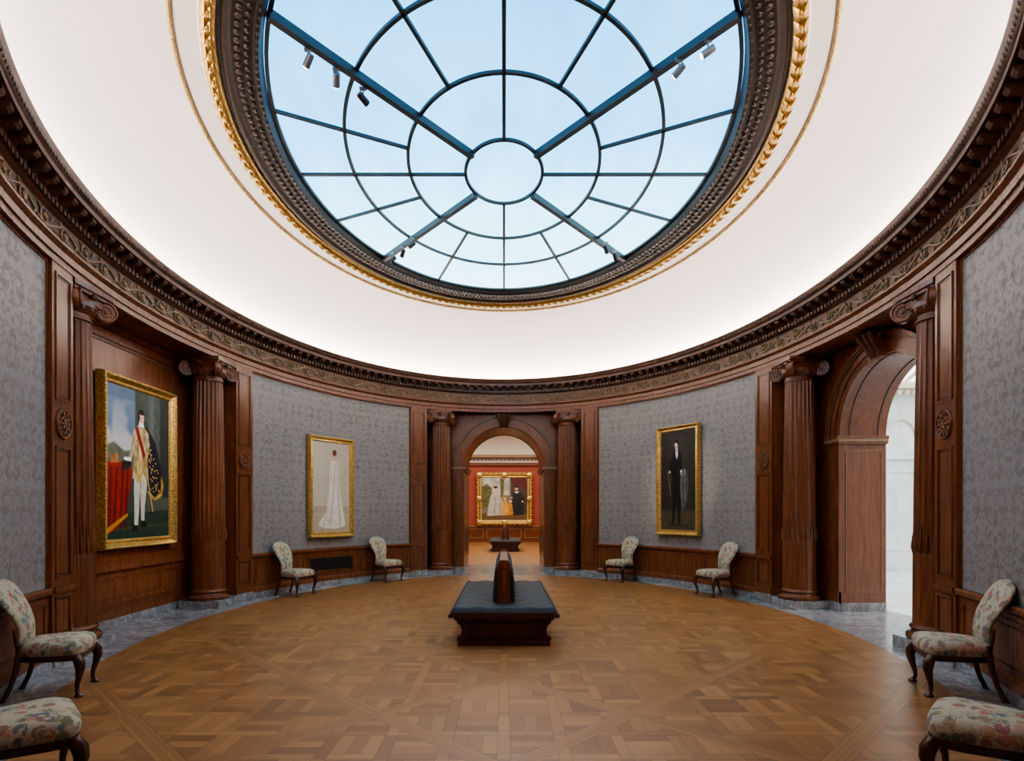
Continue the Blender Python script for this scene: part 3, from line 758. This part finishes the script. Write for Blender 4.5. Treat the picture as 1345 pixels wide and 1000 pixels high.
# ------------------------------------------------ bench
def bench(x,y,L=2.75):
    root=empty('gallery_bench',(x,y,0)); mb=MB(); h=L/2
    mb.box(-.5,.5,-h+.12,h-.12,.07,.33,WOODD)
    mb.box(-.55,.55,-h+.07,h-.07,0,.045,WOODD); mb.box(-.53,.53,-h+.09,h-.09,.045,.075,WOODD)
    mb.box(-.59,.59,-h+.05,h-.05,.31,.345,WOODD); mb.box(-.655,.655,-h,h,.345,.385,WOODD); mb.box(-.635,.635,-h+.02,h-.02,.385,.40,WOODD)
    for sg in (-1,1):
        for cx in (-.2,.2): mb.frame(cx-.17,cx+.17,.1,.29,sg*(h-.12),sg*.012,.02,WOODD)
        for k in range(5):
            c=-h+.4+(L-.8)*k/4
            a,b=sorted((sg*.5,sg*.512))
            for q0,q1,z0,z1 in ((c-.2,c+.2,.1,.12),(c-.2,c+.2,.27,.29),(c-.2,c-.18,.12,.27),(c+.18,c+.2,.12,.27)): mb.box(a,b,q0,q1,z0,z1,WOODD)
    for sx in (-1,1):
        for yy in (-h+.13,0,h-.13):
            prof=[(.0,.045),(.075,.045),(.095,.07),(.09,.1),(.05,.13),(.04,.18),(.06,.24),(.1,.28),(.105,.31),(0,.31)]
            vs=[];k=len(prof)
            for w in (-.05,.05):
                for a,z in prof: vs.append((sx*(.46+a),yy+w,z))
            mb.add(vs,[[i,(i+1)%k,k+(i+1)%k,k+i] for i in range(k)]+[list(range(k)),[k+i for i in range(k)]],WOODD)
            for w in (-.055,.055):
                sp=[(sx*(.525+.035*(1-j/14)*cos(j*.6)),yy+w,.275+.035*(1-j/14)*sin(j*.6)) for j in range(13)]
                mb.tube(sp,.007,WOODD,5)
                sp=[(sx*(.53+.028*(1-j/14)*cos(j*.6)),yy+w,.08+.028*(1-j/14)*sin(j*.6)) for j in range(13)]
                mb.tube(sp,.007,WOODD,5)
    mb.obj('carved_base',root)
    mb=MB(); nx,ny=56,112; vs=[]
    for j in range(ny+1):
        for i in range(nx+1):
            u=-.63+1.26*i/nx; v=-h+.03+(L-.06)*j/ny
            e=min(.63-abs(u),h-.03-abs(v)); z=.40+.065*min(1,e/.05)**.5 if e>0 else .40
            su,sv=.157,.19
            a=(u/su+ v/sv); b=(u/su - v/sv)
            d=abs(sin(pi*a/2)*sin(pi*b/2))**.5
            z+=.018*(d-.5)*min(1,e/.05)
            vs.append((u,v,z))
    fs=[[j*(nx+1)+i,j*(nx+1)+i+1,(j+1)*(nx+1)+i+1,(j+1)*(nx+1)+i] for j in range(ny) for i in range(nx)]
    mb.add(vs,fs,VEL); mb.box(-.63,.63,-h+.03,h-.03,.395,.402,VEL)
    k0,k1=-h+.36,h-.36
    pr=[(.12,.45),(.14,.48),(.14,.60),(.13,.74),(.115,.86),(.09,.93),(.05,.955),(-.05,.955),(-.09,.93),(-.115,.86),(-.13,.74),(-.14,.60),(-.14,.48),(-.12,.45)]
    vs=[]; k=len(pr); rows=[(k0+.02,.85),(k0+.06,1),(k1-.06,1),(k1-.02,.85)]
    for yy,sc in rows: vs+=[(a*sc,yy,.45+(z-.45)*(.98 if sc<1 else 1)) for a,z in pr]
    mb.add(vs,[[i*k+j,i*k+(j+1)%k,(i+1)*k+(j+1)%k,(i+1)*k+j] for i in range(3) for j in range(k)]+[list(range(k)),[3*k+j for j in range(k)]],VEL)
    mb.obj('velvet_upholstery',root,smooth=50)
    mb=MB()
    pe=[(.085,.44),(.085,.5),(.072,.54),(.07,.85),(.075,.92),(.07,.96),(.05,.985),(.02,1.0),(-.02,1.0),(-.05,.985),(-.07,.96),(-.075,.92),(-.07,.85),(-.072,.54),(-.085,.5),(-.085,.44)]
    k=len(pe)
    for yy in (k0,k1):
        vs=[]
        for w in (-.035,.035): vs+=[(a,yy+w,z) for a,z in pe]
        mb.add(vs,[[i,(i+1)%k,k+(i+1)%k,k+i] for i in range(k)]+[list(range(k)),[k+i for i in range(k)]],WOOD)
        mb.frame(-.05,.05,.56,.90,yy-.035 if yy<0 else yy+.035,-.01 if yy<0 else .01,.014,CHW)
    mb.box(-.05,.05,k0,k1,.95,.975,CHW)
    mb.obj('backrest_spine',root)
bench(0.0,8.22); bench(0.05,24.2,2.4)
# ------------------------------------------------ chairs
def chair(t,off,tw=0):
    x,y=epos(t,off); nx,ny=-sin(t)/B,-cos(t)/A
    r=math.atan2(-nx,ny)+tw
    root=empty('tapestry_side_chair',(x,y,0.001),r)
    N=36
    def outl(sc,z,n=4.0):
        o=[]
        for i in range(N):
            a=2*pi*i/N; c,s_=cos(a),sin(a)
            yy=.25*abs(s_)**(2/n)*(1 if s_>0 else -1); hw=.255+.10*yy/.5*1.0
            o.append((hw*sc*abs(c)**(2/n)*(1 if c>0 else -1),yy*sc,z))
        return o
    def loft(mb,rings,mat):
        vs=[p for r_ in rings for p in r_]; k=len(rings)
        mb.add(vs,[[j*N+i,j*N+(i+1)%N,(j+1)*N+(i+1)%N,(j+1)*N+i] for j in range(k-1) for i in range(N)]+[list(range(N)),[(k-1)*N+i for i in range(N)]],mat)
    mb=MB()
    loft(mb,[outl(.97,.36),outl(1.01,.375),outl(1.03,.41),outl(1.02,.44),outl(.96,.468),outl(.82,.485),outl(.55,.497),outl(.2,.50)],TAP)
    ws=[(.0,.15),(.06,.158),(.14,.155),(.2,.17),(.28,.205),(.36,.228),(.43,.232),(.49,.212),(.53,.175),(.56,.11),(.572,.04)]
    rings=[]
    for h,w in ws:
        cy=-.235-.10*h-.25*h*h+.03*sin(h*9); th=.042 if h<.5 else .042*max(.3,(w/.22))
        rings.append([(w*abs(cos(2*pi*i/N))**.8*(1 if cos(2*pi*i/N)>0 else -1),cy+th*sin(2*pi*i/N),.44+h) for i in range(N)])
    loft(mb,rings,TAP); mb.obj('upholstery',root,smooth=60)
    mb=MB()
    loft(mb,[outl(.95,.315),outl(.99,.33),outl(1.0,.365),outl(.98,.375)],CHW)
    for sg in (-1,1):
        mb.tube([(sg*.245,.205,.35),(sg*.268,.232,.30),(sg*.27,.238,.25),(sg*.255,.225,.18),(sg*.238,.208,.11),(sg*.232,.205,.06),(sg*.24,.215,.03),(sg*.245,.222,.012)],[.036,.043,.038,.027,.019,.016,.02,.03],CHW,10)
        mb.lathe([(.02,0),(.036,.004),(.038,.014),(.025,.026)],CHW,(sg*.245,.224,0),16)
        mb.ell((sg*.262,.236,.285),(.03,.03,.035),CHW)
        mb.tube([(sg*.18,-.215,.46),(sg*.185,-.22,.36),(sg*.19,-.235,.25),(sg*.2,-.27,.12),(sg*.21,-.32,.012)],[.02,.026,.023,.019,.021],CHW,10)
        mb.lathe([(.018,0),(.026,.003),(.024,.015)],CHW,(sg*.21,-.322,0),12)
        mb.tube([(sg*.155,-.235,.42),(sg*.16,-.25,.52),(sg*.16,-.262,.60)],[.016,.014,.008],CHW,8)
    mb.obj('walnut_legs_and_frame',root,smooth=60)
for t,o,tw in ((-1.113,.5,0),(-.66,.5,.1),(.66,.5,-.1),(1.125,.5,0),(-pi+1.07,.42,0),(pi-1.07,.42,0),(-pi+.66,.5,0),(pi-.66,.5,0)): chair(t,o,tw)
# ------------------------------------------------ far gallery
y0,y1=17.37,30.6
mb=MB(); mb.box(-5,5,y0,y1,-.12,0,PARQ); mb.obj('floor_gallery',smooth=0)
mb=MB()
mb.box(-5,5,y1,y1+.1,0,4.0,RED); mb.box(-5,5,y1-.06,y1,0,.78,WOOD); mb.box(-5,5,y1-.1,y1,.78,.86,FRZ)
for k in range(-5,5): mb.frame(k*1.0+.08,k*1.0+.92,.2,.7,y1-.06,-.02,.04,FRZ)
mb.box(-5,5,y1-.12,y1,4.0,4.15,WOOD); mb.box(-5,5,y1-.15,y1,4.15,4.4,CREAM); mb.box(-5,5,y1-.35,y1,4.4,4.55,FRZ)
for k in range(50): mb.box(-5+.2*k,-5+.2*k+.1,y1-.28,y1-.1,4.28,4.4,WOODC)
mb.obj('wall_gallery_end',smooth=0)
mb=MB()
for sg in (-1,1):
    a,b=sorted((sg*5,sg*5.1)); mb.box(a,b,y0,y1,0,5,RED)
mb.obj('wall_gallery_sides',smooth=0)
mb=MB(); vs=[];J=10
for j in range(J+1):
    ph=pi/2*j/J; vs+=[(-5,y1-1.5*(1-cos(ph)),4.5+1.4*sin(ph)),(5,y1-1.5*(1-cos(ph)),4.5+1.4*sin(ph))]
mb.add(vs,[[2*j,2*j+1,2*j+3,2*j+2] for j in range(J)],CREAM); mb.obj('ceiling_gallery')
mb=MB(); mb.box(-3.5,3.5,y0+.5,y1-1.5,5.9,5.95,GALL)
for k in range(12): mb.box(-3.5,3.5,y0+.5+k,y0+.56+k,5.85,5.9,STEEL)
mb.obj('window_2',smooth=0)
# ------------------------------------------------ garden court
mb=MB(); mb.box(6.2,18,2,15.7,-.12,-.002,MARBW); 
mb.obj('floor_court',smooth=0)
mb=MB(); Y=15.7
mb.box(6.2,18,Y,Y+.2,0,5.0,MARBW); mb.box(6.2,18,Y-.12,Y,0,.35,MARBW); mb.box(6.2,18,Y-.1,Y,3.0,3.12,MARBW)
mb.box(6.2,18,Y-.25,Y,4.75,4.85,CREAM); mb.box(6.2,18,Y-.4,Y,4.85,5.0,CREAM)
for k in range(8):
    x=7.0+1.4*k
    mb.box(x,x+.35,Y-.12,Y,.35,4.75,MARBW); mb.box(x-.05,x+.4,Y-.16,Y,2.85,3.0,MARBW)
    c=x+.875
    mb.tube([(c+.45*cos(pi*i/14),Y-.03,3.5+.6*sin(pi*i/14)) for i in range(15)],.05,CREAM,6)
    mb.frame(x+.45,x+1.3,.55,2.7,Y,-.03,.05,MARBW)
for k in range(60): mb.box(6.2+.2*k,6.3+.2*k,Y-.32,Y-.2,4.7,4.8,CREAM)
mb.obj('wall_court_end',smooth=40)
mb=MB(); mb.box(18,18.2,2,15.7,0,5,MARBW); mb.box(6.2,18,1.9,2,0,5,MARBW); mb.obj('wall_court_sides',smooth=0)
mb=MB()
mb.add([(6.2,Y+.1,5.02),(18,Y+.1,5.02),(18,9,7.6),(6.2,9,7.6)],[[0,1,2,3]],COURT); mb.add([(6.2,9,7.6),(18,9,7.6),(18,2,5.02),(6.2,2,5.02)],[[0,1,2,3]],COURT)
for k in range(12):
    x=6.7+k
    mb.tube([(x,Y,5.0),(x,9,7.5)],.05,CREAM,6)
for k in range(6):
    q=k/6; mb.tube([(6.2,Y-q*6.7,5.0+q*2.55),(18,Y-q*6.7,5.0+q*2.55)],.04,CREAM,6)
mb.obj('window_3',smooth=0)
# ------------------------------------------------ world, camera
w=bpy.data.worlds.new('World'); bpy.context.scene.world=w; w.use_nodes=True
w.node_tree.nodes['Background'].inputs[0].default_value=(.75,.85,1,1); w.node_tree.nodes['Background'].inputs[1].default_value=.2
cd=bpy.data.cameras.new('Camera'); cam=bpy.data.objects.new('Camera',cd); bpy.context.collection.objects.link(cam)
cam.location=(0,0,1.6); cam.rotation_euler=(pi/2,0,0)
cd.sensor_width=36; cd.lens=765/1345*36; cd.shift_x=10.5/1345; cd.shift_y=172/1345; cd.clip_start=.05
bpy.context.scene.camera=cam
vs_=bpy.context.scene.view_settings
vs_.view_transform='AgX'
try: vs_.look='AgX - Medium High Contrast'
except Exception as e: print(e)
vs_.exposure=2.2
